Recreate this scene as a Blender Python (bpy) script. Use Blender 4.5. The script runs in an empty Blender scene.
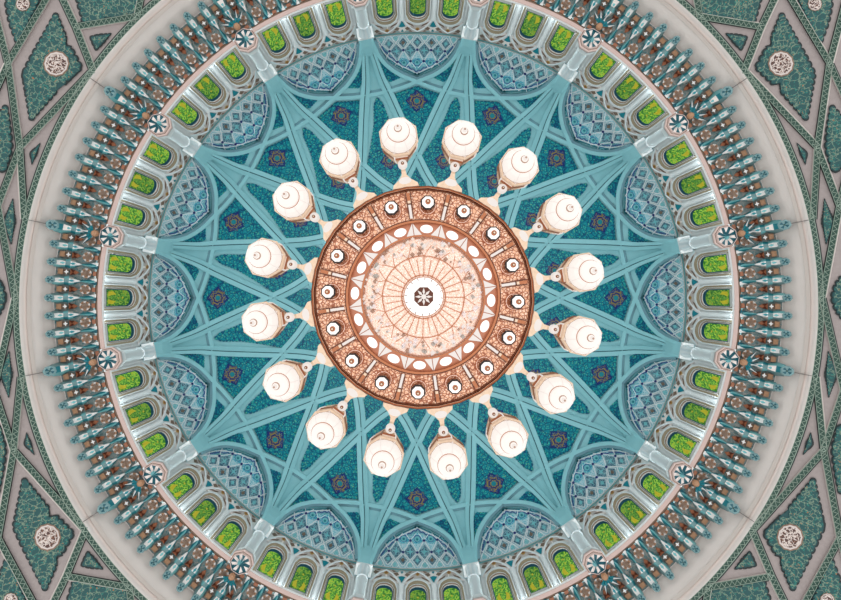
import bpy, bmesh, math, random
from math import sin, cos, pi, radians, hypot, atan2, sqrt, degrees
from mathutils import Vector, Matrix

S = bpy.context.scene
COL = S.collection
random.seed(7)
# ---------------------------------------------------------------- camera, light, exposure
EYE = 1.6                     # height of the camera above the floor
F = 400.0                     # focal length in pixels of an 841 px wide frame
CAMX = -0.17
cam_d = bpy.data.cameras.new('camera'); cam = bpy.data.objects.new('camera', cam_d); COL.objects.link(cam)
TILT = .0205
cam.location = (CAMX, .03, EYE); cam.rotation_euler = (pi+TILT, 0, 0)
cam_d.sensor_width = 36; cam_d.lens = 36*F/841
cam_d.shift_x = 6.3/841; cam_d.shift_y = -9.8/841
cam_d.clip_end = 200
S.camera = cam

w = bpy.data.worlds.new('world'); S.world = w; w.use_nodes = True
w.node_tree.nodes['Background'].inputs[0].default_value = (1.0, .97, .95, 1)
w.node_tree.nodes['Background'].inputs[1].default_value = 1.32

S.view_settings.view_transform = 'Standard'; S.view_settings.look = 'None'
S.view_settings.exposure = 0.0; S.view_settings.gamma = 1
S.view_settings.use_curve_mapping = False

# cool cove lights standing on the drum cornice, shining up into the dome
for k in range(32):
    a = radians(22.5*(k//2)+(4.5 if k % 2 else -4.5))
    ld = bpy.data.lights.new('cove_light', 'AREA'); ld.shape = 'RECTANGLE'; ld.size = .1; ld.size_y = 1.6
    ld.energy = 33; ld.color = (.8, .95, 1.0)
    lo = bpy.data.objects.new('cove_light', ld); COL.objects.link(lo)
    lo.location = (13.76*cos(a), 13.76*sin(a), 17.225+EYE)
    d = Vector((-cos(a)*.22, -sin(a)*.22, 1.0)).normalized()
    z = -d; y = Vector((-sin(a), cos(a), 0)); x = y.cross(z)
    lo.rotation_euler = Matrix((x, y, z)).transposed().to_euler()

# ---------------------------------------------------------------- materials
def nodemat(name):
    m = bpy.data.materials.new(name); m.use_nodes = True
    return m, m.node_tree, m.node_tree.nodes['Principled BSDF']
def lin(c): return tuple((v/12.92 if v <= .04045 else ((v+.055)/1.055)**2.4) for v in (c[0]/255, c[1]/255, c[2]/255)) + (1,)
def paint(name, c, rough=.6, var=.12, scale=3, metal=0, emit=0, bump=0, base=None):
    m, t, b = nodemat(name)
    L = lin(c)
    tc = t.nodes.new('ShaderNodeTexCoord'); n = t.nodes.new('ShaderNodeTexNoise'); n.inputs['Scale'].default_value = scale
    n.inputs['Detail'].default_value = 5
    t.links.new(tc.outputs['Object'], n.inputs['Vector'])
    mx = t.nodes.new('ShaderNodeMix'); mx.data_type = 'RGBA'
    mx.inputs[6].default_value = tuple(v*(1-var) for v in L[:3])+(1,); mx.inputs[7].default_value = tuple(min(1, v*(1+var)) for v in L[:3])+(1,)
    t.links.new(n.outputs['Fac'], mx.inputs[0]); t.links.new(mx.outputs[2], b.inputs['Base Color'])
    b.inputs['Roughness'].default_value = rough; b.inputs['Metallic'].default_value = metal
    if emit:
        t.links.new(mx.outputs[2], b.inputs['Emission Color']); b.inputs['Emission Strength'].default_value = emit
    if base is not None:
        for l in list(b.inputs['Base Color'].links): t.links.remove(l)
        b.inputs['Base Color'].default_value = tuple(v*base for v in L[:3])+(1,)
    if bump:
        bp = t.nodes.new('ShaderNodeBump'); bp.inputs['Strength'].default_value = bump; bp.inputs['Distance'].default_value = .05
        t.links.new(n.outputs['Fac'], bp.inputs['Height']); t.links.new(bp.outputs['Normal'], b.inputs['Normal'])
    return m
def mosaic(name, ground, leaf, vein, spot=None, scale=3.2, rough=.45, emit=0, dist=.06, w=.045):
    """scrolling tile work: cell edges as vines, cell hearts as flowers, noise picks leaf or ground"""
    m, t, b = nodemat(name); N = t.nodes; K = t.links
    tc = N.new('ShaderNodeTexCoord')
    ns = N.new('ShaderNodeTexNoise'); ns.inputs['Scale'].default_value = scale*1.1; ns.inputs['Detail'].default_value = 2
    K.new(tc.outputs['Object'], ns.inputs['Vector'])
    mxv = N.new('ShaderNodeMix'); mxv.data_type = 'RGBA'; mxv.inputs[0].default_value = dist
    K.new(tc.outputs['Object'], mxv.inputs[6]); K.new(ns.outputs['Color'], mxv.inputs[7])
    ve = N.new('ShaderNodeTexVoronoi'); ve.feature = 'DISTANCE_TO_EDGE'; ve.inputs['Scale'].default_value = scale
    vf = N.new('ShaderNodeTexVoronoi'); vf.inputs['Scale'].default_value = scale*2.1
    K.new(mxv.outputs[2], ve.inputs['Vector']); K.new(mxv.outputs[2], vf.inputs['Vector'])
    def step(sock, th, gt=True):
        q = N.new('ShaderNodeMapRange'); q.clamp = True
        q.inputs['From Min'].default_value = th-.03; q.inputs['From Max'].default_value = th+.03
        q.inputs['To Min'].default_value = 0 if gt else 1; q.inputs['To Max'].default_value = 1 if gt else 0
        K.new(sock, q.inputs['Value']); return q.outputs['Result']
    def mix(f, a, bcol):
        q = N.new('ShaderNodeMix'); q.data_type = 'RGBA'; K.new(f, q.inputs[0])
        if isinstance(a, tuple): q.inputs[6].default_value = a
        else: K.new(a, q.inputs[6])
        q.inputs[7].default_value = bcol; return q.outputs[2]
    c = mix(step(vf.outputs['Distance'], .36, False), lin(ground), lin(leaf))
    if spot:
        c = mix(step(vf.outputs['Distance'], .17, False), c, lin(spot))
    c = mix(step(ve.outputs['Distance'], w, False), c, lin(vein))
    K.new(c, b.inputs['Base Color']); b.inputs['Roughness'].default_value = rough
    if emit:
        K.new(c, b.inputs['Emission Color']); b.inputs['Emission Strength'].default_value = emit
    return m
M = {}
M['blue'] = paint('pale_turquoise_plaster', (150, 205, 212), .55, .06, 2)
M['blue_groove'] = paint('turquoise_groove', (52, 108, 122), .7, .1)
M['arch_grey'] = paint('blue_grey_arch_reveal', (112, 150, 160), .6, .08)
M['teal_mosaic'] = mosaic('turquoise_arabesque', (8, 134, 148), (72, 184, 162), (6, 70, 112), (150, 160, 64), 4.2, dist=.16, w=.07)
M['navy_mosaic'] = mosaic('navy_rosette', (28, 42, 120), (10, 110, 140), (150, 130, 50), (200, 160, 60), 5)
M['gold'] = paint('old_gold', (176, 142, 66), .4, .2, 8)
M['gold_dim'] = paint('dull_gold_tile', (150, 128, 66), .5, .35, 14)
M['navy'] = paint('navy_tile', (26, 38, 110), .5, .1)
M['teal'] = paint('teal_tile', (20, 128, 142), .5, .2, 6)
M['teal_dark'] = paint('deep_teal_tile', (12, 84, 98), .5, .2, 6)
M['teal_light'] = paint('light_teal_tile', (120, 190, 196), .5, .15, 6)
M['navy_line'] = paint('blue_tile_line', (52, 84, 150), .5, .1)
M['lun_dark2'] = mosaic('lunette_pale_flower_tile', (130, 190, 196), (90, 160, 176), (200, 222, 226), (60, 110, 130), 7)
M['teal_grey'] = paint('grey_teal_carving', (112, 148, 152), .5, .3, 9)
M['lun_base'] = mosaic('lunette_blue_tile', (176, 216, 226), (120, 194, 208), (210, 228, 234), (70, 156, 176), 4.2)
M['lun_teal'] = mosaic('lunette_teal_tile', (80, 184, 202), (50, 156, 182), (190, 226, 232), (20, 80, 150), 5)
M['lun_dark'] = mosaic('lunette_dark_tile', (52, 94, 118), (116, 162, 176), (170, 204, 210), (30, 58, 84), 7)
M['white'] = paint('white_plaster', (226, 228, 228), .6, .04, 2)
M['white_line'] = paint('white_tile_line', (238, 242, 244), .5, .04)
M['stone'] = paint('pale_marble', (238, 230, 226), .5, .06, 1.4)
M['stone_block'] = paint('beige_marble_block', (222, 212, 206), .5, .05, 1.4)
M['stone_seam'] = paint('grey_joint', (120, 112, 110), .8, .1)
M['capital'] = paint('pale_carved_stone', (186, 198, 202), .6, .12, 12)
M['shaft'] = paint('pale_grey_stone', (198, 206, 208), .6, .04, 3)
M['mauve'] = paint('mauve_grey_stone', (148, 140, 139), .6, .14, 8, bump=.3)
M['mauve_light'] = paint('pale_stone_and_lit_edge', (196, 188, 184), .5, .06, 4)  # pale stone, also the painted highlight along the braid bands
M['pink'] = paint('pink_moulding', (204, 182, 176), .5, .06)
M['tan'] = paint('tan_stone_moulding', (144, 128, 104), .55, .15, 8)
M['brown'] = paint('brown_moulding', (122, 100, 84), .55, .15, 8)
M['grey_reveal'] = paint('grey_reveal', (178, 174, 168), .6, .08)
M['wood'] = paint('carved_brown_wood', (142, 92, 66), .55, .4, 14)
M['niche_tan'] = paint('dusty_tan_carving', (172, 138, 112), .5, .3, 10)
M['wood_tan'] = paint('tan_wood', (164, 126, 96), .5, .25, 10)
M['braid'] = paint('green_braid_ground', (132, 152, 140), .6, .12, 8)
M['braid_dark'] = paint('dark_green_braid', (34, 70, 60), .6, .2, 8)
M['outline'] = paint('dark_outline', (14, 30, 32), .6, .2, 6)
M['arab'] = mosaic('green_arabesque_tile', (0, 70, 72), (0, 108, 100), (116, 138, 118), (156, 84, 34), 5.6, dist=.2, w=.03)
M['arab_rim'] = paint('deep_green_teal_rim', (2, 66, 70), .5, .2)
M['lace'] = mosaic('white_lace_medallion', (70, 44, 40), (120, 76, 50), (206, 196, 190), (190, 180, 174), 9, dist=.2, w=.09)
M['glass'] = None
def stained(name, k):
    m, t, b = nodemat(name); N = t.nodes; K = t.links
    tc = N.new('ShaderNodeTexCoord'); n = N.new('ShaderNodeTexNoise'); n.inputs['Scale'].default_value = 5.5; n.inputs['Detail'].default_value = 6
    n.inputs['Distortion'].default_value = 1.6; K.new(tc.outputs['Object'], n.inputs['Vector'])
    r = N.new('ShaderNodeValToRGB'); e = r.color_ramp.elements
    e[0].position = .39; e[0].color = lin((22, 92, 30)); e[1].position = .72; e[1].color = lin((196, 172, 20))
    for p, c in ((.45, (64, 124, 30)), (.5, (104, 166, 44)), (.55, (156, 200, 70)), (.6, (160, 186, 40)), (.65, (120, 130, 30))):
        q = e.new(p); q.color = lin(c)
    K.new(n.outputs['Fac'], r.inputs[0]); K.new(r.outputs[0], b.inputs['Emission Color']); b.inputs['Emission Strength'].default_value = k
    b.inputs['Base Color'].default_value = (.03, .06, .02, 1); b.inputs['Roughness'].default_value = .2
    return m
M['glass'] = stained('bright_stained_glass', .9)
M['glass_mid'] = stained('deeper_stained_glass', .6)
M['glass_dark'] = paint('dark_green_glass', (60, 110, 34), .3, .3, 8, emit=.6)
M['glass_amber'] = paint('amber_glass', (150, 140, 30), .3, .4, 8, emit=.6)
M['lead'] = paint('dark_teal_window_edge', (10, 62, 78), .5, .2)
M['blue_tile'] = mosaic('blue_grey_tile', (70, 92, 120), (150, 170, 180), (40, 60, 90), (200, 200, 190), 8)
# chandelier
M['hot'] = paint('bright_lit_glass', (255, 250, 246), .4, .02, 9, emit=1.0, base=.3)
M['glow'] = paint('lit_white_glass', (255, 244, 238), .4, .05, 9, emit=.66, base=.2)
M['glow_soft'] = paint('lit_frosted_glass', (250, 230, 218), .4, .12, 18, emit=.6, base=.3)
M['shade'] = paint('lit_opal_shade', (255, 246, 240), .35, .06, 22, emit=.6, base=.38)
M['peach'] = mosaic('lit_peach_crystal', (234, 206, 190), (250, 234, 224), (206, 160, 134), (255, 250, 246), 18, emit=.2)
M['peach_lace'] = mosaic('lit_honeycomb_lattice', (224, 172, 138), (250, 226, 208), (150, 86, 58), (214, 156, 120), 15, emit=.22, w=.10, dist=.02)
M['copper'] = paint('polished_copper_glow', (176, 112, 78), .28, .12, 6, metal=.55, emit=.12)  # slight emission puts the lamps' light into the metal
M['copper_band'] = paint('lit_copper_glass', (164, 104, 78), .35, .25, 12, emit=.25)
M['copper_dark'] = paint('dark_bronze', (92, 50, 36), .35, .2, 6, metal=.4)
M['cream'] = paint('cream_gold_glow', (222, 196, 170), .35, .25, 16, emit=.08)  # weak emission paints lamplight onto the gilt parts
M['black'] = paint('black_metal', (30, 24, 24), .4, .1)
M['crystal'] = paint('clear_crystal_glow', (226, 222, 224), .08, .25, 12, metal=.2, emit=.15)  # emission gives the drops a painted glow, they are no lamps
M['lampline'] = paint('pale_brown_lead', (170, 138, 120), .5, .1)

# ---------------------------------------------------------------- surfaces the ornament lies on: r (pixels from the axis) -> radius, height
R0 = 13.75; ZS = F*R0/262.0; HV = 13.0
VT = []
for i in range(0, 401):
    t = i/400*pi/2
    R = R0*cos(t)**.92 if i < 400 else 0.0
    Z = ZS + HV*sin(t)
    VT.append((F*R/Z, R, Z))
def prof_vault(r):
    if r >= VT[0][0]: return R0, F*R0/r
    lo, hi = 0, len(VT)-1
    while hi-lo > 1:
        m = (lo+hi)//2
        if VT[m][0] >= r: lo = m
        else: hi = m
    a, b = VT[lo], VT[hi]; u = (a[0]-r)/max(1e-9, a[0]-b[0])
    return a[1]+(b[1]-a[1])*u, a[2]+(b[2]-a[2])*u
def prof_lun(r):
    R, Z = prof_vault(min(r, 262))
    k = (R+.17)/R
    if r >= 262: return R0+.17, F*(R0+.17)/r
    return R*k, Z*k
def prof_drum(r): return 14.0, F*14.0/r
def prof_corbel(r):
    R = 14.0+min(1, (r-321)/43)*1.5
    return R, F*R/r
def prof_ring(r): return 15.5, F*15.5/r
def prof_pend(r):
    R = 15.5+(r-399)*.025
    return R, F*R/r
def surf(prof):
    def f(dx, dy, lift=0.0):
        r = max(1e-4, hypot(dx, dy)); c, s = dx/r, dy/r
        R, Z = prof(r)
        if lift:
            e = .6; Ra, Za = prof(r+e); Rb, Zb = prof(max(0, r-e))
            tR, tZ = Ra-Rb, Za-Zb; l = hypot(tR, tZ) or 1
            tR /= l; tZ /= l
            nR, nZ = tZ, -tR            # towards the inside and the floor
            if nR > 0 or (abs(nR) < 1e-6 and nZ > 0): nR, nZ = -nR, -nZ
            if r < 5: nR, nZ = 0, -1
            d = hypot(R, Z); q = lift/max(.35, abs(nR*R+nZ*Z)/d)
            R -= R/d*q; Z -= Z/d*q
        return Vector((R*c, R*s, Z+EYE))
    return f
vault, lun, drum, corbel, ring, pend = (surf(p) for p in (prof_vault, prof_lun, prof_drum, prof_corbel, prof_ring, prof_pend))
def pol(r, a): return (r*cos(radians(a)), r*sin(radians(a)))
def at(r, a, Z):            # a point at height Z above the eye, r pixels from the axis
    R = r*Z/F; return Vector((R*cos(radians(a)), R*sin(radians(a)), Z+EYE))

# ---------------------------------------------------------------- mesh building
class MB:
    def __init__(s): s.v = []; s.f = []; s.m = []; s.mats = []
    def mi(s, m):
        if m not in s.mats: s.mats.append(m)
        return s.mats.index(m)
    def add(s, vs, fs, m):
        o = len(s.v); s.v += [Vector(v) for v in vs]; k = s.mi(m)
        for f in fs: s.f.append([o+i for i in f]); s.m.append(k)
    def build(s, name, parent=None, p0=(0, 0, 0), smooth=False):
        me = bpy.data.meshes.new(name); p0 = Vector(p0)
        me.from_pydata([tuple(v-p0) for v in s.v], [], s.f)
        for m in s.mats: me.materials.append(M[m])
        for i, p in enumerate(me.polygons):
            p.material_index = s.m[i]; p.use_smooth = smooth
        me.update()
        o = bpy.data.objects.new(name, me); COL.objects.link(o)
        if parent: o.parent = parent
        else: o.location = p0
        return o
    # a flat shape laid on a surface, cut into a grid so that it follows the curve, with a small edge of its own
    def slab(s, poly, sf, m, lift=.04, base=.02, grid=14, skirt=True):
        bm = bmesh.new()
        vs = [bm.verts.new((x, y, 0)) for x, y in poly]
        try: bm.faces.new(vs)
        except ValueError: bm.free(); return
        xs = [p[0] for p in poly]; ys = [p[1] for p in poly]
        bmesh.ops.triangulate(bm, faces=bm.faces[:])
        for ax, (lo, hi) in ((0, (min(xs), max(xs))), (1, (min(ys), max(ys)))):
            n = int((hi-lo)//grid)
            for i in range(1, n+1):
                c = lo+(hi-lo)*i/(n+1)
                co = (c, 0, 0) if ax == 0 else (0, c, 0); no = (1, 0, 0) if ax == 0 else (0, 1, 0)
                bmesh.ops.bisect_plane(bm, geom=bm.verts[:]+bm.edges[:]+bm.faces[:], plane_co=co, plane_no=no, dist=1e-5)
        bm.verts.index_update()
        top = [sf(v.co.x, v.co.y, lift) for v in bm.verts]
        fs = [[v.index for v in f.verts] for f in bm.faces]
        if skirt:
            n = len(top); low = [sf(v.co.x, v.co.y, base) for v in bm.verts]
            for e in bm.edges:
                if len(e.link_faces) == 1:
                    a, b = e.verts[0].index, e.verts[1].index; fs.append([a, b, b+n, a+n])
            top += low
        s.add(top, fs, m); bm.free()
    def strip(s, pts, hw, sf, m, lift=.05, base=.008):       # flat raised line
        s.sweep(pts, [(-hw, base), (-hw*.96, lift), (hw*.96, lift), (hw, base)], sf, [m, m, m])
    def sweep(s, pts, sec, sf, ms, widths=None):             # section of (offset px, lift m) carried along pts
        rows = []
        for i, p in enumerate(pts):
            a = pts[max(0, i-1)]; b = pts[min(len(pts)-1, i+1)]
            tx, ty = b[0]-a[0], b[1]-a[1]; l = hypot(tx, ty) or 1; nx, ny = -ty/l, tx/l
            k = widths[i] if widths else 1
            rows.append([sf(p[0]+nx*o*k, p[1]+ny*o*k, h) for o, h in sec])
        for j in range(len(sec)-1):
            vs = []; fs = []
            for i, r in enumerate(rows):
                vs += [r[j], r[j+1]]
                if i: fs.append([2*i-2, 2*i-1, 2*i+1, 2*i])
            s.add(vs, fs, ms[j])
    def loftrings(s, rings, ms, closed=True, cap0=None, cap1=None):
        n = len(rings[0])
        for i in range(len(rings)-1):
            m = ms[i] if isinstance(ms, list) else ms
            if isinstance(m, tuple):
                for j in range(n if closed else n-1):
                    s.add([rings[i][j], rings[i][(j+1) % n], rings[i+1][(j+1) % n], rings[i+1][j]], [[0, 1, 2, 3]], m[j % len(m)])
            else:
                s.add(rings[i]+rings[i+1], [[j, (j+1) % n, n+(j+1) % n, n+j] for j in range(n if closed else n-1)], m)
        if cap0: s.add(rings[0], [list(range(n))], cap0)
        if cap1: s.add(rings[-1], [list(range(n))], cap1)
    def lathe(s, c, prof, m, n=16, ph=0, axis=Vector((0, 0, 1)), cap0=None, cap1=None):
        # prof: (radius, offset along axis)
        ax = Vector(axis).normalized(); u = ax.orthogonal().normalized()
        if abs(ax.z) > .99: u = Vector((1, 0, 0))
        v = ax.cross(u); rings = []
        for r, z in prof:
            rings.append([Vector(c)+ax*z+(u*cos(ph+2*pi*j/n)+v*sin(ph+2*pi*j/n))*r for j in range(n)])
        s.loftrings(rings, m, True, cap0, cap1)
    def box(s, c, ux, uy, uz, m):
        c = Vector(c); P = [c+ux*i+uy*j+uz*k for k in (-1, 1) for j in (-1, 1) for i in (-1, 1)]
        s.add(P, [[0, 1, 3, 2], [4, 5, 7, 6], [0, 1, 5, 4], [2, 3, 7, 6], [0, 2, 6, 4], [1, 3, 7, 5]], m)
    def tube(s, pts, rad, m, n=8):
        rings = []
        for i, p in enumerate(pts):
            d = (Vector(pts[min(i+1, len(pts)-1)])-Vector(pts[max(i-1, 0)])).normalized()
            u = d.orthogonal().normalized() if abs(d.z) > .95 else Vector((0, 0, 1)).cross(d).normalized(); v = d.cross(u)
            r = rad[i] if isinstance(rad, (list, tuple)) else rad
            rings.append([Vector(p)+(u*cos(2*pi*j/n)+v*sin(2*pi*j/n))*r for j in range(n)])
        s.loftrings(rings, m, True, m, m)

def rot(p, deg): return Matrix.Rotation(radians(deg), 3, 'Z') @ Vector(p)
def empty(name, p0): 
    o = bpy.data.objects.new(name, None); o.empty_display_size = .2; o.location = Vector(p0); COL.objects.link(o); return o
def tag(o, label=None, cat=None, group=None, kind=None):
    if label: o['label'] = label
    if cat: o['category'] = cat
    if group: o['group'] = group
    if kind: o['kind'] = kind
    return o
def kids(o): return [c for c in ALLKIDS.get(o, [])]
ALLKIDS = {}
def reg(root, *ch):
    ALLKIDS.setdefault(root, []).extend(ch)
def copy_tree(o, parent=None):
    c = o.copy(); COL.objects.link(c)
    if parent: c.parent = parent
    for ch in list(o.children): copy_tree(ch, c)
    return c
def turned(src, p0, deg, parent=None):
    c = src if deg == 0 else copy_tree(src, parent)
    c.location = rot(p0, deg); c.rotation_euler = (0, 0, radians(deg))
    return c
ORD = ['first', 'second', 'third', 'fourth', 'fifth', 'sixth', 'seventh', 'eighth', 'ninth', 'tenth', 'eleventh', 'twelfth', 'thirteenth', 'fourteenth', 'fifteenth', 'sixteenth']
def bay_index(k):      # the bay at angle 22.5*k (0 = photo's right, clockwise) counted clockwise from the photo's top
    return (k+4) % 16
def bay_phrase(k):
    i = bay_index(k)
    return {0: 'at the very top of the photo', 4: 'at the far right of the dome', 8: 'at the very bottom of the photo',
            12: 'at the far left of the dome'}.get(i, ORD[i-1]+' clockwise from the topmost')
def col_index(k): return (k+4) % 16     # column at 22.5*k+11.25, 0 = first clockwise from the top
def col_phrase(k): return ORD[col_index(k)]+' clockwise from the top of the photo'

# ---------------------------------------------------------------- rib curves (pixels in the bay frame)
def lerp_tab(tab, x):
    if x <= tab[0][0]: return tab[0][1]
    for (a, b), (c, d) in zip(tab, tab[1:]):
        if x <= c: return b+(d-b)*(x-a)/(c-a)
    return tab[-1][1]
def smooth_tab(tab, n=200):
    # monotone-ish Catmull-Rom resampling
    out = []
    P = [tab[0]]+list(tab)+[tab[-1]]
    for i in range(1, len(P)-2):
        for j in range(12):
            u = j/12; q = []
            for c in (0, 1):
                a, b, d, e = P[i-1][c], P[i][c], P[i+1][c], P[i+2][c]
                q.append(.5*(2*b+(d-a)*u+(2*a-5*b+4*d-e)*u*u+(3*b-a-3*d+e)*u**3))
            out.append(tuple(q))
    out.append(tab[-1]); return out
# arch rib: polar angle from its own middle (a column axis) -> r
A_TAB = smooth_tab([(0, 211.5), (4, 212.3), (8, 215.6), (11.25, 220.3), (15.4, 227.6), (18.4, 238), (20.1, 250), (20.9, 264)])
def A_r(psi): return lerp_tab(A_TAB, abs(psi))
# straight-looking rib: angle travelled from its column -> r
def B_raw(psi): return 58.2/cos(radians(77.2-psi))
B_TAB = smooth_tab([(0.75, 256), (2, 226), (3.6, 206), (5.5, 186), (8, 164.5), (11.25, 143.5), (16, 123.5), (22.5, 108.5), (31, 95)])
def B_r(psi): return lerp_tab(B_TAB, psi)
A_EDGE = smooth_tab([(0, 222), (1, 224), (5.0, 232.3), (7.8, 242.5), (9.3, 257), (9.7, 270)])

# ================================================================= SETTING
# vault shell with the lunette openings cut out of its rim
def vault_edge(a):                  # a in degrees; outer rim of the shell
    b = (a+11.25) % 22.5-11.25
    ab = abs(b)
    if ab > 9.45: return 263
    return lerp_tab([(p, q) for p, q in A_EDGE], ab)-3.0
mb = MB(); NA = 16*36; NR = 36
rows = []
for i in range(NA):
    a = 360*i/NA; re = vault_edge(a)
    rows.append([vault(*pol(re*(1-j/NR)+.5*(j/NR), a)) for j in range(NR+1)])
vs = [v for r in rows for v in r]
fs = [[i*(NR+1)+j, i*(NR+1)+j+1, ((i+1) % NA)*(NR+1)+j+1, ((i+1) % NA)*(NR+1)+j] for i in range(NA) for j in range(NR)]
mb.add(vs, fs, 'blue')
ceiling = tag(mb.build('ceiling', smooth=True), kind='structure')

def revolve(name, prof, r0, r1, mat, n=256, nr=8, back=0, kind='structure'):
    mb = MB(); sf = surf(prof); vs = []; fs = []
    for i in range(n):
        for j in range(nr+1): vs.append(sf(*pol(r0+(r1-r0)*j/nr, 360*i/n), back))
    for i in range(n):
        for j in range(nr): fs.append([i*(nr+1)+j, i*(nr+1)+j+1, ((i+1) % n)*(nr+1)+j+1, ((i+1) % n)*(nr+1)+j])
    mb.add(vs, fs, mat); return tag(mb.build(name, smooth=True), kind=kind)
M['corb_bg'] = mosaic('carved_grey_teal_ground', (120, 138, 138), (60, 120, 128), (160, 156, 150), (130, 96, 74), 4.5, dist=.2)
revolve('wall_drum', prof_drum, 264, 320.6, 'white')
revolve('wall_cornice', prof_corbel, 321, 364, 'corb_bg', back=-.04)
wr = revolve('wall_ring', prof_ring, 363.6, 401, 'stone', back=-.04)
revolve('wall_pendentive', prof_pend, 398.8, 640, 'mauve', nr=24)

# trims running round the dome
def hoop(name, items, sf, n=256):
    mb = MB()
    for r0, r1, m, lift in items:
        pts = [pol((r0+r1)/2, 360*i/n) for i in range(n+1)]
        mb.strip(pts, (r1-r0)/2, sf, m, lift, -.04)
    return tag(mb.build(name, smooth=False), kind='structure')
trim = [0]
def tn(): trim[0] += 1; return 'trim_%d' % trim[0]
hoop(tn(), [(266.9, 267.7, 'grey_reveal', .14), (267.7, 268.9, 'teal_light', .08)], drum)
hoop(tn(), [(387.3, 391.8, 'stone_block', .03), (396.5, 399.4, 'stone', .06)], ring)
hoop(tn(), [(399.2, 405.2, 'braid_dark', .06), (399.1, 399.9, 'braid', .075), (404.4, 405.2, 'braid', .075), (405.2, 406.4, 'outline', .05)], pend)
# marble joints and faint blocks on the white ring
for k in range(16):
    mb = MB(); mb.strip([pol(377, 11.25+22.5*k), pol(399.3, 11.25+22.5*k)], .3, ring, 'stone_seam', .07)
    tag(mb.build(tn()), kind='structure')
# cornice under the windows, wrapping round each column foot
PC = at(317, 0, 17.1)
def cornice_path():
    pts = []
    for i in range(0, 9): pts.append(pol(318.6, -9.1+18.2*i/8))
    return pts
for k in range(16):
    if abs(sin(radians(22.5*k))) > .97 and False: continue
    mb = MB(); CP = [(14.02, 17.36), (13.9, 17.25), (13.78, 17.19), (13.58, 17.14), (13.5, 17.08), (13.48, 17.16), (13.54, 17.18)]
    cols = ['brown', 'brown', 'pink', 'pink', 'white', 'white']
    rows_ = [[Vector((R_*cos(radians(-9.2+18.4*i/12)), R_*sin(radians(-9.2+18.4*i/12)), Z_+EYE)) for i in range(13)] for R_, Z_ in CP]
    mb.loftrings(rows_, cols, False)
    o = mb.build('trim_cornice', p0=at(318, 0, 17.5)); turned(o, at(318, 0, 17.5), 22.5*k) if k == 0 else None
    if k == 0: corn0 = o; corn0.name = tn()
    else:
        bpy.data.objects.remove(o); c = corn0.copy(); COL.objects.link(c); c.name = tn()
        c.location = rot(at(318, 0, 17.5), 22.5*k); c.rotation_euler.z = radians(22.5*k)
    if k == 0: tag(corn0, kind='structure')

# vertical ridges between the windows
p0 = at(297, 0, 18.8)
mb = MB()
for a in (-3.25, 3.25, -9.2, 9.2):
    for d, hw in ((0, .55), (-.42, .2), (.42, .2)):
        if abs(a) > 9 and d == 0: continue
        mb.strip([pol(316, a+d), pol(300, a+d), pol(281, a+d)], hw*5.2*.55, drum, 'white', .16 if d == 0 else .1)
ridge = tag(mb.build(tn(), p0=p0), kind='structure')
for k in range(1, 16):
    c = ridge.copy(); COL.objects.link(c); c.name = tn(); c.location = rot(p0, 22.5*k); c.rotation_euler.z = radians(22.5*k)

# windows
def arch(hw, rb, rs, rt, n=10):
    pts = [(rb, -hw), ((rb+rs)/2, -hw), (rs, -hw)]
    for i in range(1, n):
        a = -hw+2*hw*i/n; pts.append((rs-(rs-rt)*(1-abs(a/hw)**2.2)**.62, a))
    pts += [(rs, hw), ((rb+rs)/2, hw), (rb, hw)]
    return [pol(r, a) for r, a in pts]
def make_window(mat):
    p0 = at(297, 0, F*14/297)
    root = empty('window', p0)
    tag(root, kind='structure')
    mb = MB()
    # nested outlines: halfwidth, bottom, spring, top, lift
    L = [(2.62, 316.4, 287, 276.4, 0.02), (2.60, 316.3, 287, 276.6, .14), (2.38, 316.2, 287.6, 278.6, .15), (1.98, 315.8, 288.3, 281.8, .12),
         (1.91, 315.7, 288.5, 282.5, .13), (1.75, 315.4, 289.3, 284.0, .10), (1.66, 311.9, 290.0, 285.0, .08), (1.48, 311.4, 291.8, 287.8, .06), (1.48, 311.4, 291.8, 287.9, .0)]
    mats = ['white', 'white', 'tan', 'white', 'brown', 'grey_reveal', 'lead', 'lead']
    outs = [[drum(x, y, l[4]) for x, y in arch(*l[:4])] for l in L]
    for i in range(len(outs)-1): mb.loftrings([outs[i], outs[i+1]], mats[i], closed=True)
    mb.build('window_frame', root, p0)
    g = MB(); g.slab(arch(1.54, 311.6, 291.6, 287.4), drum, mat, .03, skirt=False)
    c = pol(295.2, 0)
    def disc(r0, m, l, n=16, cc=c): g.slab([(cc[0]+r0*cos(2*pi*i/n), cc[1]+r0*sin(2*pi*i/n)) for i in range(n)], drum, m, l, .01)
    disc(3.0, 'glass_dark', .035); disc(2.3, mat, .04); disc(.9, 'glass_amber', .045)
    for sy in (-1, 1):
        g.slab([pol(309.8, sy*.25), pol(309.6, sy*1.15), pol(304.5, sy*1.2), pol(302, sy*.6), pol(305.5, sy*.55)], drum, 'glass_amber', .036)
        g.slab([pol(302.5, sy*.1), pol(301, sy*.9), pol(299.6, sy*.4)], drum, 'glass_dark', .036)
    g.build('stained_glass_pane', root, p0)
    t = MB()
    t.slab([pol(315.4, -1.62), pol(315.4, 1.62), pol(311.8, 1.5), pol(311.8, -1.5)], drum, 'white', .05)
    t.slab([pol(314.9, -1.3), pol(314.9, 1.3), pol(312.2, 1.22), pol(312.2, -1.22)], drum, 'blue_tile', .07)
    t.build('sill_tile', root, p0)
    return root, p0
wa, wp = make_window('glass'); wb, _ = make_window('glass_mid')
wn = 0
for k in range(16):
    for j, da in enumerate((-6.5, 0, 6.5)):
        src = wb if j == 1 else wa
        c = copy_tree(src); wn += 1; c.name = 'window_%d' % wn
        c.location = rot(wp, 22.5*k+da); c.rotation_euler = (0, 0, radians(22.5*k+da))
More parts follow.
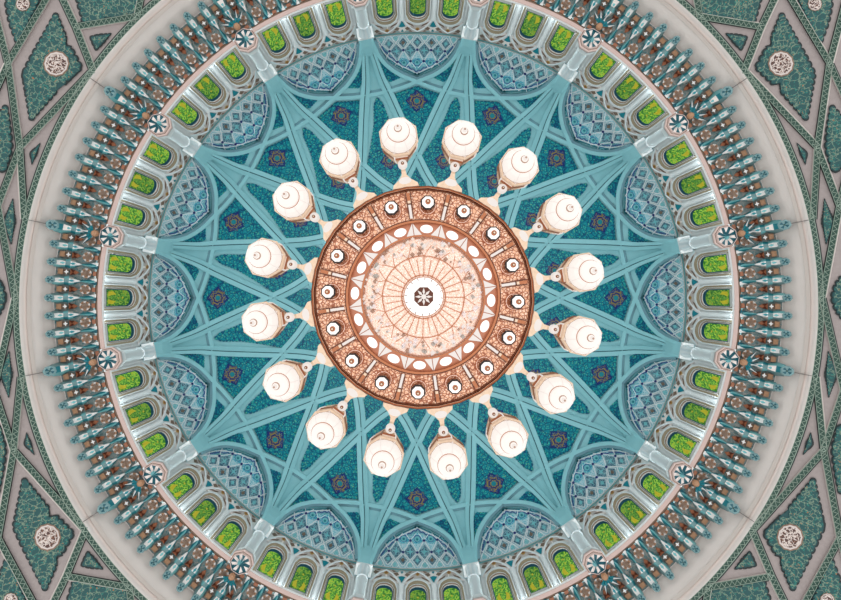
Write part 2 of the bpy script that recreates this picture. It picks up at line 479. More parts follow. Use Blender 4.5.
for o in (wa, wb):
    for ch in list(o.children): bpy.data.objects.remove(ch)
    bpy.data.objects.remove(o)

# interlaced ribs
p0 = vault(*pol(211, 0), 0)
mb = MB()
pts = [pol(A_r(p), p) for p in [(-20.9+41.8*i/56) for i in range(57)]]
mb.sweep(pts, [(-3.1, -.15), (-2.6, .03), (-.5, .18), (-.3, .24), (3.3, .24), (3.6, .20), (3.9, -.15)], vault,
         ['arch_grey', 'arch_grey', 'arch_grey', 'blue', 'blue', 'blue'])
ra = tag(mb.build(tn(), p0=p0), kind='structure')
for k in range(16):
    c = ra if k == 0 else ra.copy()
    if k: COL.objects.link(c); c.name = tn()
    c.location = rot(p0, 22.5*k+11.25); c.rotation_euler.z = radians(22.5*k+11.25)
for sgn in (1, -1):
    p0 = vault(*pol(150, sgn*10), 0); mb = MB()
    ps = [.75+30.25*(i/50)**1.3 for i in range(51)]
    pts = [pol(B_r(p), sgn*p) for p in ps]
    wd = [min(1, .5+.5*p/3.2) for p in ps]
    mb.sweep(pts, [(-5.2, -.1), (-4.9, .20), (-4.2, .22), (-.45, .30), (-.4, .24), (.4, .24), (.45, .30), (4.2, .22), (4.9, .20), (5.2, -.1)], vault,
             ['blue', 'blue', 'blue', 'blue_groove', 'blue_groove', 'blue_groove', 'blue', 'blue', 'blue'], wd)
    rb = tag(mb.build(tn(), p0=p0), kind='structure')
    for k in range(16):
        c = rb if k == 0 else rb.copy()
        if k: COL.objects.link(c); c.name = tn()
        c.location = rot(p0, 22.5*k+11.25); c.rotation_euler.z = radians(22.5*k+11.25)
# crown of the vault, above the chandelier
mb = MB()
circ = [pol(95, 7.5*i) for i in range(49)]
mb.strip(circ, 3.5, vault, 'blue', .34, -.1); mb.strip([pol(87, 7.5*i) for i in range(49)], 1.2, vault, 'gold', .1)
tag(mb.build(tn()), kind='structure')
mb = MB(); mb.slab([pol(86, 7.5*i) for i in range(48)], vault, 'teal_mosaic', .05, skirt=False)
mb.slab([pol(30, 22.5*i) if i % 2 else pol(38, 22.5*i) for i in range(16)], vault, 'navy_mosaic', .08)
o = mb.build('ceiling_crown_tile'); tag(o, kind='structure')

# ================================================================= MOSAIC PANELS OF THE VAULT
def scallop(poly, step=3.4, depth=.9, sharp=()):
    out = []; n = len(poly)
    A = sum(poly[i][0]*poly[(i+1) % n][1]-poly[(i+1) % n][0]*poly[i][1] for i in range(n))
    sg = 1 if A > 0 else -1
    for i in range(n):
        a, b = poly[i], poly[(i+1) % n]; l = hypot(b[0]-a[0], b[1]-a[1]); k = max(1, round(l/step))
        ux, uy = (b[0]-a[0])/l, (b[1]-a[1])/l; nx, ny = uy*sg, -ux*sg
        for j in range(k):
            for q in (0, .2, .5, .8):
                u = (j+q)/k; h = depth*(0 if q == 0 else (.8 if q != .5 else 1.0))
                if i == 0 and j == 0 and q == 0: h = 0
                out.append((a[0]+ux*l*u+nx*h, a[1]+uy*l*u+ny*h))
    return out
def rosette(mb, c, r, sf, l=.05):
    zz = l-.005
    def star(rad, n, inner, ph=0): return [(c[0]+(rad if i % 2 == 0 else inner)*cos(ph+pi*i/n), c[1]+(rad if i % 2 == 0 else inner)*sin(ph+pi*i/n)) for i in range(2*n)]
    for k_, m_ in enumerate(((1.2, .86, 'navy', 4), (1.0, .8, 'navy_mosaic', 8), (.74, .5, 'gold_dim', 8), (.6, .44, 'navy', 8), (.42, .3, 'gold_dim', 8), (.3, .24, 'teal', 8))):
        mb.slab(star(r*m_[0], m_[3], r*m_[1]), sf, m_[2], l+.008*k_, zz, 6)
def vault_panel(name, poly, ros, rr, deg0, label, cat, group, phrase, step=3.4, depth=.9):
    cx = sum(p[0] for p in poly)/len(poly); cy = sum(p[1] for p in poly)/len(poly)
    mb = MB()
    mb.slab(scallop(poly, step, depth), vault, 'teal_mosaic', .08, .04, 7)
    if ros: rosette(mb, ros, rr, vault, .09)
    p0 = vault(cx, cy); o = mb.build(name, p0=p0)
    for k in range(16):
        c = o if k == 0 else o.copy()
        if k: COL.objects.link(c)
        c.location = rot(p0, 22.5*k+deg0); c.rotation_euler.z = radians(22.5*k+deg0)
        tag(c, label % phrase(k), cat, group)
    return o
vault_panel('mosaic_kite_panel', [(213.5, 0), (205, 24), (184, 13), (153.5, 0), (184, -13), (205, -24)], (199, 0), 9.6, 0,
            'wide turquoise mosaic kite, %s', 'mosaic panel', 'rosette kites above the lunettes', bay_phrase)
vault_panel('mosaic_spear_panel', [(206, 0), (199, 4.2), (180, 7.6), (160, 14.5), (141, 22), (131, 17), (114, 0), (131, -17), (141, -22), (160, -14.5), (180, -7.6), (199, -4.2)], (141, 0), 8.0, 11.25,
            'long turquoise mosaic spear between forking ribs, %s', 'mosaic panel', 'spear panels between the forking ribs', col_phrase)
vault_panel('mosaic_diamond_panel', [(133.5, 0), (122, 7.5), (108, 9), (100, 0), (108, -9), (122, -7.5)], None, 0, 0,
            'small turquoise mosaic diamond beside the chandelier rim, %s', 'mosaic panel', 'small diamonds round the chandelier rim', bay_phrase)
TRI = [(240, 37.5), (222, 31), (218.5, 27), (224, 14.5), (229, 22)]
vault_panel('mosaic_triangle_panel', TRI, None, 0, 0,
            'small turquoise mosaic triangle, clockwise side of the bay %s', 'mosaic panel', 'small triangles beside the lunette arches', bay_phrase, 2.6, .6)
vault_panel('mosaic_triangle_panel', [(x, -y) for x, y in TRI], None, 0, 0,
            'small turquoise mosaic triangle, counterclockwise side of the bay %s', 'mosaic panel', 'small triangles beside the lunette arches', bay_phrase, 2.6, .6)

# lunettes
mb = MB()
n = 24; vs = []; fs = []
for i in range(n+1):
    for j in range(13): vs.append(lun(*pol(267.6-(267.6-214)*j/12, -11+22*i/n)))
for i in range(n):
    for j in range(12): fs.append([i*13+j, i*13+j+1, (i+1)*13+j+1, (i+1)*13+j])
mb.add(vs, fs, 'lun_base')
SP = 3.2
def inl(r, a): return abs(a) < 11 and r > lerp_tab(A_EDGE, abs(a))-2.5 if abs(a) < 9.7 else False
def quad(r, a, hr, ha, m, l):
    if inl(r, a): mb.slab([pol(r+hr, a), pol(r, a+ha), pol(r-hr, a), pol(r, a-ha)], lun, m, l, .01)
def disc_(r, a, rad, m, l, n=10):
    if inl(r, a):
        c = pol(r, a); mb.slab([(c[0]+rad*cos(t), c[1]+rad*sin(t)) for t in [q*2*pi/n for q in range(n)]], lun, m, l, .01)
for q in range(-3, 4):
    a = q*SP
    quad(258.9, a, 5.0, .95, 'lun_dark', .03); quad(258.9, a, 2.4, .45, 'brown' if q % 2 else 'teal_light', .045)
    disc_(251.2, a, 1.35, 'navy', .085, 8)
    if abs(q) < 3:
        disc_(237.3, a, 5.6, 'lun_teal', .03, 14); disc_(237.8, a, 3.6, 'navy_line', .045, 12); disc_(238.0, a, 2.9, 'teal_light', .055, 12); disc_(238.4, a, 1.3, 'teal', .065, 8)
for q in range(-4, 4):
    a = (q+.5)*SP
    quad(250.6, a, 7.6, 1.28, 'lun_dark', .03); quad(250.6, a, 4.6, .22, 'teal_light', .045); quad(250.6, a, 1.2, .9, 'teal_light', .046)
    disc_(239.6, a, 1.3, 'navy', .085, 8)
    disc_(263.6, a, 3.6, 'white_line', .03); disc_(263.6, a, 3.0, 'lun_dark2', .045); disc_(263.6, a, 1.3, 'teal_light', .055, 8)
def wl(p, q, hw=.42, m='white_line'):
    mid = ((p[0]+q[0])/2, (p[1]+q[1])/2)
    if inl(*mid): mb.strip([pol(*p), pol(*mid), pol(*q)], hw, lun, m, .07, .01)
for q in range(-3, 4):
    a = q*SP; h = SP/2
    for s_ in (1, -1):
        wl((251.2, a), (258.9, a+s_*h)); wl((251.2, a), (239.6, a+s_*h)); wl((258.9, a+s_*h), (266.8, a+s_*.5), .34)
        wl((265.2, a), (258.9, a+s_*1.15), .34); wl((258.9, a+s_*1.15), (252.6, a), .34)
        wl((239.6, a+s_*h), (232.6, a+s_*.3), .34)
for off, hw, m, l in ((1.2, .8, 'teal_light', .05), (3.2, .5, 'teal', .05), (5.0, .4, 'white_line', .056), (6.8, .5, 'navy_line', .05), (8.2, .4, 'teal_light', .05)):
    pts = []
    for i in range(-48, 49):
        a = 8.9*i/48; ab = abs(a); r = lerp_tab(A_EDGE, ab)+off*(1+.25*(ab/9)**2)
        if off > 6: r += .7*sin(i*.9)
        if r < 262: pts.append(pol(r, a*(1-off*.01)))
    if len(pts) > 2: mb.strip(pts, hw, lun, m, l, .01)
for s_ in (-.45, .45): disc_(226.6, s_, 1.2, 'teal_dark', .06, 6)
p0 = lun(*pol(250, 0)); o = mb.build('lunette_panel', p0=p0)
for k in range(16):
    c = o if k == 0 else o.copy()
    if k: COL.objects.link(c)
    c.location = rot(p0, 22.5*k); c.rotation_euler.z = radians(22.5*k)
    tag(c, 'blue and white lattice tiled lunette, %s' % bay_phrase(k), 'lunette', 'tiled lunettes between the columns')

# painted friezes over the windows
mb = MB(); p0 = drum(*pol(274.0, 0))
pts = [pol(276.0, -9.4+18.8*i/16) for i in range(17)]
mb.strip(pts, 6.6, drum, 'stone', .03, .02)
for q in (-1, 0, 1):
    a = q*6.5
    mb.slab([pol(269.6, a-2.9), pol(269.6, a+2.9), pol(276.5, a+1.3), pol(277.2, a), pol(276.5, a-1.3)], drum, 'mauve_light', .03)
    for s_ in (1, -1):
        mb.slab([pol(274.6, a+s_*.7), pol(277.6, a+s_*1.9), pol(280.0, a+s_*2.35), pol(277.0, a+s_*1.0)], drum, 'brown', .05)
        mb.slab([pol(269.6, a+s_*1.1), pol(271.4, a+s_*1.5), pol(270.4, a+s_*2.2), pol(269.9, a+s_*1.7)], drum, 'brown', .05)
    mb.slab([pol(272.0+2*cos(t), a+.44*sin(t)) for t in [k*pi/4 for k in range(8)]], drum, 'gold', .06)
    mb.slab([pol(272.0+1*cos(t), a+.2*sin(t)) for t in [k*pi/4 for k in range(8)]], drum, 'wood', .07)
for q in (-1.5, -.5, .5, 1.5):
    a = q*6.5; e = abs(q) > 1
    for s_ in (1, -1):
        if e and s_*q > 0: continue
        mb.strip([pol(282.5, a+s_*.15), pol(278.0, a+s_*.9), pol(273.0, a+s_*2.0), pol(269.8, a+s_*3.3)], .7, drum, 'white_line', .09, .01)
        mb.slab([pol(273.6, a+s_*.55), pol(275.0, a+s_*1.15), pol(272.2, a+s_*1.75), pol(271.4, a+s_*.95)], drum, 'brown', .05)
    if not e:
        mb.slab([pol(281.2, a), pol(275.4, a+.75), pol(274.6, a), pol(275.4, a-.75)], drum, 'teal', .06)
        mb.slab([pol(272.6, a), pol(270.2, a+.35), pol(269.9, a), pol(270.2, a-.35)], drum, 'teal', .06)
        mb.slab([pol(270.2, a+.5), pol(269.8, a+1.6), pol(270.8, a+1.1)], drum, 'teal_light', .05)
        mb.slab([pol(270.2, a-.5), pol(269.8, a-1.6), pol(270.8, a-1.1)], drum, 'teal_light', .05)
o = mb.build('painted_frieze', p0=p0)
for k in range(16):
    c = o if k == 0 else o.copy()
    if k: COL.objects.link(c)
    c.location = rot(p0, 22.5*k); c.rotation_euler.z = radians(22.5*k)
    tag(c, 'painted frieze with gold flowers over three windows, %s' % bay_phrase(k), 'frieze', 'painted friezes over the windows')

# plaster imposts between capitals and ribs
mb = MB(); P_ = []
for Z, hw, Ra, Rb in ((19.89, .38, 13.34, 13.95), (20.6, .38, 13.36, 13.97), (21.1, .44, 13.42, 13.98), (21.7, .56, 13.52, 13.98)):
    P_.append([Vector((Rb, -hw, Z+EYE)), Vector((Ra+.08, -hw, Z+EYE)), Vector((Ra, -hw*.7, Z+EYE)), Vector((Ra, hw*.7, Z+EYE)), Vector((Ra+.08, hw, Z+EYE)), Vector((Rb, hw, Z+EYE))])
mb.loftrings(P_, 'blue', True, 'blue')
p0 = Vector((13.6, 0, 20.6+EYE)); o = tag(mb.build(tn(), p0=p0), kind='structure')
for k in range(16):
    c = o if k == 0 else o.copy()
    if k: COL.objects.link(c); c.name = tn()
    c.location = rot(p0, 22.5*k+11.25); c.rotation_euler.z = radians(22.5*k+11.25)

# ================================================================= DRUM COLUMNS
def make_column():
    RC = 13.45; c = lambda Z: Vector((RC, 0, Z-.14+EYE)); p0 = c(17.1)
    root = empty('drum_column', p0)
    mb = MB(); mb.lathe(c(0), [(.27, 17.75), (.25, 17.85), (.245, 19.0), (.26, 19.14)], 'shaft', 16); mb.build('shaft', root, p0, smooth=True)
    mb = MB(); mb.lathe(c(0), [(.25, 19.1), (.29, 19.12), (.29, 19.18), (.25, 19.22), (.255, 19.45), (.29, 19.72), (.31, 19.85)], ('capital', 'shaft'), 16)
    mb.box((RC+.07, 0, 19.8+EYE), Vector((.29, 0, 0)), Vector((0, .41, 0)), Vector((0, 0, .05)), 'white')
    mb.build('capital', root, p0)
    mb = MB(); mb.lathe(c(0), [(.27, 17.9), (.30, 17.82), (.32, 17.74), (.46, 17.66)], 'white', 8, pi/8)
    mb.lathe(c(0), [(.46, 17.66), (.49, 17.5), (.53, 17.38)], 'white', 8, pi/8)
    mb.build('base', root, p0)
    mb = MB(); mb.lathe(c(0), [(.52, 17.38), (.53, 17.34), (.53, 17.28), (.49, 17.24), (.46, 17.24), (.445, 17.16), (.42, 17.16), (.41, 17.22)], ['pink', 'pink', 'pink', 'brown', 'pink', 'pink', 'teal_dark'], 8, pi/8)
    mb.build('octagonal_moulding', root, p0)
    mb = MB(); n = 8; P = [c(17.2)+Vector((.41*cos(pi/8+pi/4*i), .41*sin(pi/8+pi/4*i), 0)) for i in range(n)]
    Q = [c(17.28)+Vector((.15*cos(pi/8+pi/4*i), .15*sin(pi/8+pi/4*i), 0)) for i in range(n)]
    tip = c(17.1)
    for i in range(n):
        a, b = P[i], P[(i+1) % n]; m_ = (a+b)/2+Vector((0, 0, .04)); qa, qb = Q[i], Q[(i+1) % n]; qm = (qa+qb)/2-Vector((0, 0, .1))
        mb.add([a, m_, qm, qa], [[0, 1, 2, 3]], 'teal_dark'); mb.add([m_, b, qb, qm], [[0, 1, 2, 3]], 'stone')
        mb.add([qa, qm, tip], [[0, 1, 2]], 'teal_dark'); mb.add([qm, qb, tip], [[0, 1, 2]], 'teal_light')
    mb.build('star_boss', root, p0)
    mb = MB(); mb.box((13.84, 0, 18.5+EYE), Vector((.12, 0, 0)), Vector((0, .30, 0)), Vector((0, 0, 1.1)), 'white'); mb.build('pilaster', root, p0)
    return root, p0
col0, cp = make_column()
for k in range(16):
    c = col0 if k == 0 else copy_tree(col0)
    c.location = rot(cp, 22.5*k+11.25); c.rotation_euler = (0, 0, radians(22.5*k+11.25))
    tag(c, 'white drum column on an octagonal star boss, %s' % col_phrase(k), 'column', 'columns round the dome drum', 'thing')

# ================================================================= MUQARNAS CORNICE
def cz(r): return prof_corbel(r)[1]
def tw(r, t, da=0.0):           # tangential pixels to degrees
    return da+degrees(t/r)
def facets(mb, st, mats, da=0):   # st: (r, halfwidth px, lift); faces left, top, right
    rows = [[corbel(*pol(r, tw(r, -h, da)), 0), corbel(*pol(r, tw(r, -h*.45, da)), l), corbel(*pol(r, tw(r, h*.45, da)), l), corbel(*pol(r, tw(r, h, da)), 0)] for r, h, l in st]
    for i in range(len(rows)-1):
        for j in range(3):
            mb.add([rows[i][j], rows[i][j+1], rows[i+1][j+1], rows[i+1][j]], [[0, 1, 2, 3]], mats[i][j])
    mb.add(rows[-1], [[0, 1, 2, 3]], 'braid_dark'); mb.add(rows[0], [[0, 1, 2, 3]], 'teal')
def cap(mb, r, a, rad, l0, l1, c1='braid_dark', c2='teal_grey'):
    c = corbel(*pol(r, a), l1); d = corbel(*pol(r, a), l0); ax = (c-d).normalized()
    mb.lathe(d, [(rad*.75, 0), (rad, (l1-l0)*.5), (rad, l1-l0), (rad*.7, l1-l0+.03)], [('teal_grey', 'teal'), 'teal_grey', c2], 8, pi/8, ax)
    mb.lathe(d, [(rad*.7, l1-l0+.03), (rad*.15, l1-l0-.02)], [('teal_grey', 'teal_dark')], 8, pi/8, ax, None, c1)
def make_bracket(big):
    k = 1.32 if big else 1.0; e = 5.5 if big else 0
    p0 = corbel(*pol(350, 0), 0)
    root = empty('large_muqarnas_bracket' if big else 'muqarnas_bracket', p0)
    mb = MB()
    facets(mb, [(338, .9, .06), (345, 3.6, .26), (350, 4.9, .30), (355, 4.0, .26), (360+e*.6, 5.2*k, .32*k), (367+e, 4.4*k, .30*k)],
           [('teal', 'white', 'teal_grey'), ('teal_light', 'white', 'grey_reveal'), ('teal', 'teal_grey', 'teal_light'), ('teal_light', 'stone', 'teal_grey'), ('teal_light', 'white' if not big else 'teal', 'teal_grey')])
    for r_, a_, h_, m_ in ((347.5, 0, .33, 'teal'), (358, 0, .34, 'teal_light')):     # little pointed leaves on the front
        mb.slab([pol(r_-3.2, 0), pol(r_, tw(r_, 1.3)), pol(r_+3.2, 0), pol(r_, tw(r_, -1.3))], corbel, m_, h_, h_-.03)
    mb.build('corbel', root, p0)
    mb = MB(); cap(mb, 369+e, 0, .165*k, .2, .42*k); mb.build('cap', root, p0)
    mb = MB()
    if not big:
        for s_ in (1, -1):
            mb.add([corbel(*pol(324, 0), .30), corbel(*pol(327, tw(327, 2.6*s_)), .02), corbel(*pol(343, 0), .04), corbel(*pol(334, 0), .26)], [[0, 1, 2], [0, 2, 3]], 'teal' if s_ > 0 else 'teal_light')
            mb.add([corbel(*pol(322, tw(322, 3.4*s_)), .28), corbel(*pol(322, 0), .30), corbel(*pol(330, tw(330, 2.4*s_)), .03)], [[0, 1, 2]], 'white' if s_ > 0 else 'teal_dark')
        mb.build('spike', root, p0)
    else:
        for q, a in enumerate((-52, -28, 0, 28, 52)):
            L = 17 if q != 2 else 14; c = (331, 0); ca, sa = cos(radians(a)), sin(radians(a))
            t = (c[0]+ca*L, c[1]+sa*L); n_ = (-sa*1.7, ca*1.7); mid = (c[0]+ca*L*.5, c[1]+sa*L*.5)
            A = corbel(*c, .40); B = corbel(mid[0]+n_[0], mid[1]+n_[1], .34); C_ = corbel(*t, .33); D = corbel(mid[0]-n_[0], mid[1]-n_[1], .34); T = corbel(*mid, .45)
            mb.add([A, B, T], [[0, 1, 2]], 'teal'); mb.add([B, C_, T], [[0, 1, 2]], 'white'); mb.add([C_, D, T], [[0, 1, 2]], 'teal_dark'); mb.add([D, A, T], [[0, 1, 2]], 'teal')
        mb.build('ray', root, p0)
        mb = MB(); cc = corbel(*pol(330.5, 0), .2); dd = corbel(*pol(330.5, 0), .42)
        mb.lathe(cc, [(.12, 0), (.15, .18), (.13, .28), (.05, .33)], 'wood_tan', 8, 0, dd-cc, None, 'wood_tan'); mb.build('knob', root, p0)
    # niches on the clockwise side
    da = 1.40625
    mb = MB(); r0 = 333.2; n = 10; c = corbel(*pol(r0, da), .02); lip = [];
    px, py = pol(r0, da)
    for i in range(n):
        t = 2*pi*i/n; lip.append((px+5.6*cos(t), py+4.9*sin(t)))
    for i in range(n):
        a, b = lip[i], lip[(i+1) % n]; mm = ((a[0]+b[0])/2*.55+px*.45, (a[1]+b[1])/2*.55+py*.45)
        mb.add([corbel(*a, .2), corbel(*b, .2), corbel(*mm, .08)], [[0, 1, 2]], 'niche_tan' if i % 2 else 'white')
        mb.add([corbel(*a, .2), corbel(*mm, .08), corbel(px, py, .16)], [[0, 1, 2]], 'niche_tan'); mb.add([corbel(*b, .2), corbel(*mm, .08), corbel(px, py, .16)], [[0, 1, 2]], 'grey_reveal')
        mb.add([corbel(*a, .2), corbel(*b, .2), corbel(*b, 0), corbel(*a, 0)], [[0, 1, 2, 3]], 'wood')
    mb.build('flower_niche', root, p0)
    mb = MB()
    P = [pol(340, da), pol(344, tw(344, 2.2, da)), pol(349.5, tw(350, 3.1, da)), pol(349.5, tw(350, -3.1, da)), pol(344, tw(344, -2.2, da))]
    cen = pol(346.5, da)
    for i in range(5):
        mb.add([corbel(*P[i], .17), corbel(*P[(i+1) % 5], .17), corbel(*cen, .05)], [[0, 1, 2]], ('wood', 'copper_dark')[i % 2])
        mb.add([corbel(*P[i], .17), corbel(*P[(i+1) % 5], .17), corbel(*P[(i+1) % 5], 0), corbel(*P[i], 0)], [[0, 1, 2, 3]], 'teal_light')
    mb.build('arch_niche', root, p0)
    mb = MB()
    x, y = pol(353.2, da); mb.slab([(x+2.6*cos(t)*(1 if i % 2 == 0 else .45), y+2.6*sin(t)*(1 if i % 2 == 0 else .45)) for i, t in enumerate([q*pi/4 for q in range(8)])], corbel, 'white', .16, .01)
    mb.slab([pol(351, tw(351, -2.2, da)), pol(351, tw(351, 2.2, da)), pol(356.5, tw(356, 2.6, da)), pol(356.5, tw(356, -2.6, da))], corbel, 'brown', .1, .01)
    mb.slab([pol(356.8, tw(357, -2.9, da)), pol(356.8, tw(357, 2.9, da)), pol(362, tw(362, 2.5, da)), pol(362, tw(362, -2.5, da))], corbel, 'wood_tan', .16, .01)
    mb.build('block', root, p0)
    mb = MB()
    mb.slab([pol(323, tw(322, -2.4, da)), pol(323, tw(322, 2.4, da)), pol(326.6, tw(326, 2.0, da)), pol(326.6, tw(326, -2.0, da))], corbel, 'wood', .2, .01)
    mb.build('wooden_step', root, p0)
    # bottom edge of marble behind the tips
    return root, p0
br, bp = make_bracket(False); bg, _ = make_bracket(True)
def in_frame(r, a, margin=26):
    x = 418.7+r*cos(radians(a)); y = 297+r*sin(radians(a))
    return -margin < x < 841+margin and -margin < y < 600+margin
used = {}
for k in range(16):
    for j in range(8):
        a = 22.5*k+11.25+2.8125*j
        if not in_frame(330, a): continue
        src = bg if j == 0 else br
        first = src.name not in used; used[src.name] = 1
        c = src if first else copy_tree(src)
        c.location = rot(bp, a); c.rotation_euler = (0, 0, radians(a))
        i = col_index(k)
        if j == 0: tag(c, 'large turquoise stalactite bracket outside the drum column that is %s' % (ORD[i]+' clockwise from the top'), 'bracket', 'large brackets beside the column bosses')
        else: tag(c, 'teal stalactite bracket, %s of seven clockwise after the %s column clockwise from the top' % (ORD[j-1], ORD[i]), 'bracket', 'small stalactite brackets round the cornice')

# ================================================================= PENDENTIVE LATTICE AND PANELS
N0 = (403.5, 0); T1 = (396, 79); X1 = (401.9, 151.5); X2 = (415.8, 237.2); N1 = (329.6, 230); X3 = (347.7, 274.6); N2 = (285.5, 285.5); K_ = (369.2, 319.3); V1 = (422.8, 92)
segs = [(N0, V1), (V1, X1), (X1, T1), (X1, X2), (X2, (436, 310)), (X1, N1), (X2, K_), (N1, X3), (X3, K_), (X3, N2), (X2, (440, 180)), (V1, (452, 60)), (V1, (440, 160)), (K_, (379, 342)), (K_, (345, 345))]
def variants(p, flip=False):
    out = []
    for sx in (1, -1):
        for sy in (1, -1):
            out.append((sx, sy))
    return out
def vis(pts, m=45):
    return any(-m < 418.7+x < 841+m and -m < 297+y < 600+m for x, y in pts)
done = set()
def braid(p, q):
    key = tuple(sorted([(round(p[0]), round(p[1])), (round(q[0]), round(q[1]))]))
    if key in done: return
    done.add(key)
    L = hypot(q[0]-p[0], q[1]-p[1])
    n = max(2, int(L/6)); pts = [(p[0]+(q[0]-p[0])*i/n, p[1]+(q[1]-p[1])*i/n) for i in range(n+1)]
    if not vis(pts): return
    mb = MB()
    mb.sweep(pts, [(-4.4, .01), (-3.3, .08), (-2.9, .09), (-2.5, .065), (2.5, .065), (2.9, .09), (3.3, .08), (4.4, .01)], pend,
             ['outline', 'braid', 'braid', 'braid_dark', 'braid', 'braid', 'mauve_light'])  # pale last face paints a lit chamfer along one side
    ux, uy = (q[0]-p[0])/L, (q[1]-p[1])/L
    m_ = max(2, int(L/2.6)); zz = []
    for i in range(m_+1):
        s0 = i*L/m_; t = 2.2 if i % 2 else -2.2
        zz.append((p[0]+ux*s0-uy*t, p[1]+uy*s0+ux*t))
    mb.strip(zz, .5, pend, 'braid', .085, .06)
    tag(mb.build(tn(), p0=pend(*pts[n//2])), kind='structure')
for a, b in segs:
    for sx in (1, -1):
        for sy in (1, -1):
            for dg in (0, 1):
                f = lambda p: (sx*p[dg], sy*p[1-dg])
                braid(f(a), f(b))
# zigzag on the circular band
mb = MB()
mb.strip([pol(402.2+(2.0 if i % 2 else -2.0), 360*i/960) for i in range(961)], .5, pend, 'braid', .075, .05)
tag(mb.build(tn()), kind='structure')

def quadname(sx, sy): return ('lower' if sy > 0 else 'upper')+' '+('right' if sx > 0 else 'left')
def pend_panel(name, poly, label, cat, group, med=None, step=6.6, depth=2.0, notch=None, singles=('x', 'y'), dgs=(0, 1)):
    seen = set()
    for sx in (1, -1):
        for sy in (1, -1):
            for dg in dgs:
                f = lambda p: (sx*p[dg], sy*p[1-dg])
                P = [f(p) for p in poly]; key = (round(sum(p[0] for p in P)), round(sum(p[1] for p in P)))
                if key in seen or not vis(P, 4): continue
                seen.add(key)
                mb = MB(); cx = sum(p[0] for p in P)/len(P); cy = sum(p[1] for p in P)/len(P)
                SC = scallop(P, step, depth)
                if notch:
                    for (nx, ny, nr) in notch:
                        w_ = f((nx, ny)); SC2 = []
                        for (x, y) in SC:
                            d = hypot(x-w_[0], y-w_[1])
                            if d < nr:
                                k = (nr-d)/nr*1.2; x += (cx-x)/hypot(cx-x, cy-y)*nr*k*1.2; y += (cy-y)/hypot(cx-x, cy-y)*nr*k*1.2
                            SC2.append((x, y))
                        SC = SC2
                big = [(x+(x-cx)/max(1, hypot(x-cx, y-cy))*1.9, y+(y-cy)/max(1, hypot(x-cx, y-cy))*1.9) for x, y in SC]
                mb.slab(big, pend, 'outline', .035, .022, 10)
                mb.slab(SC, pend, 'arab_rim', .05, .022, 10)
                inn = [(x+(cx-x)/max(1, hypot(x-cx, y-cy))*1.1, y+(cy-y)/max(1, hypot(x-cx, y-cy))*1.1) for x, y in SC]
                mb.slab(inn, pend, 'arab', .065, .022, 10)
                if med:
                    c = f(med[:2]); mr = med[2]
                    for rr, m, l in ((mr*1.12, 'brown', .08), (mr, 'mauve_light', .088), (mr*.86, 'lace', .096)):
                        mb.slab([(c[0]+rr*(1+.03*cos(12*t))*cos(t), c[1]+rr*(1+.03*cos(12*t))*sin(t)) for t in [q*pi/18 for q in range(36)]], pend, m, l, .022)
                o = mb.build(name, p0=pend(cx, cy))
                tag(o, label(sx, sy, dg, P), cat, group)
dx = lambda x: 418.7-x
def px(*pts):      # photo pixels (upper left quarter) to the lattice's own plane, undoing the camera's slight tilt
    out = []
    for x, y in pts:
        yr = y-298.4; k = 1/(1+TILT*yr/F); out.append(((418.9-x)*k, -yr*k))
    return out
pend_panel('arabesque_kite_panel', px((55.7, 15), (67, 44), (80.5, 68.5), (57, 90), (31.5, 120), (28, 97), (24.5, 74), (37, 50)),
           lambda sx, sy, dg, P: 'large green arabesque kite with white lace medallion, %s corner of the photo' % quadname(sx, sy), 'tile panel', 'large arabesque kites in the corners',
           med=px((56.5, 64.5))[0]+(11.8,), notch=[px((71, 42))[0]+(5.5,), px((62, 90))[0]+(5.5,)], dgs=(0,))
pend_panel('arabesque_triangle_panel', px((91.5, 38), (110.5, 35), (96.7, 50)),
           lambda sx, sy, dg, P: 'small green arabesque triangle just outside the white ring, %s corner' % quadname(sx, sy), 'tile panel', 'small arabesque triangles', step=4, depth=.6, dgs=(0,))
pend_panel('arabesque_sliver_panel', px((40, 145), (31.5, 154), (32.5, 164)),
           lambda sx, sy, dg, P: 'thin dark green sliver of tile beside the ring, %s edge of the photo' % quadname(sx, sy), 'tile panel', 'thin arabesque slivers', step=5, depth=.3, dgs=(0,))
pend_panel('arabesque_corner_panel', [(339, 279), (312, 284), (289, 289), (284, 312), (279, 339), (320, 350), (350, 350), (350, 320)],
           lambda sx, sy, dg, P: 'cropped green arabesque panel at the %s edge, between kite and ring' % quadname(sx, sy), 'tile panel', 'cropped arabesque panels by the ring', notch=[(316, 284, 4.5)], dgs=(0,))
pend_panel('arabesque_diamond_panel', px((13, 201), (14.5, 222), (11.5, 243.5), (4.5, 223)),
           lambda sx, sy, dg, P: 'narrow green arabesque diamond beside the ring, %s edge of the photo' % quadname(sx, sy), 'tile panel', 'narrow arabesque diamonds', step=3, depth=.5, dgs=(0,))
pend_panel('arabesque_side_panel', [(414.5, 0), (418, 12), (424, 20), (438, 20), (450, 0), (438, -20), (424, -20), (418, -12)],
           lambda sx, sy, dg, P: 'cropped green arabesque panel at the middle of the %s edge' % ('right' if P[0][0] > 0 else 'left'), 'tile panel', 'cropped arabesque panels at the sides', dgs=(0,))
pend_panel('arabesque_edge_panel', [(417, 193), (413.5, 172), (411.5, 150), (417, 128), (432, 134), (436, 170)],
           lambda sx, sy, dg, P: 'cropped green arabesque panel at the %s edge below or above kite' % quadname(sx, sy), 'tile panel', 'cropped arabesque panels at the edges', dgs=(0,))
pend_panel('arabesque_spear_panel', [(407, 259), (399, 276), (389, 297), (384, 315), (412, 322), (418, 300), (414, 280)],
           lambda sx, sy, dg, P: 'cropped green arabesque spear in the extreme %s corner of the photo' % quadname(sx, sy), 'tile panel', 'cropped arabesque spears in the corners', med=(402, 298, 6.5), dgs=(0,))

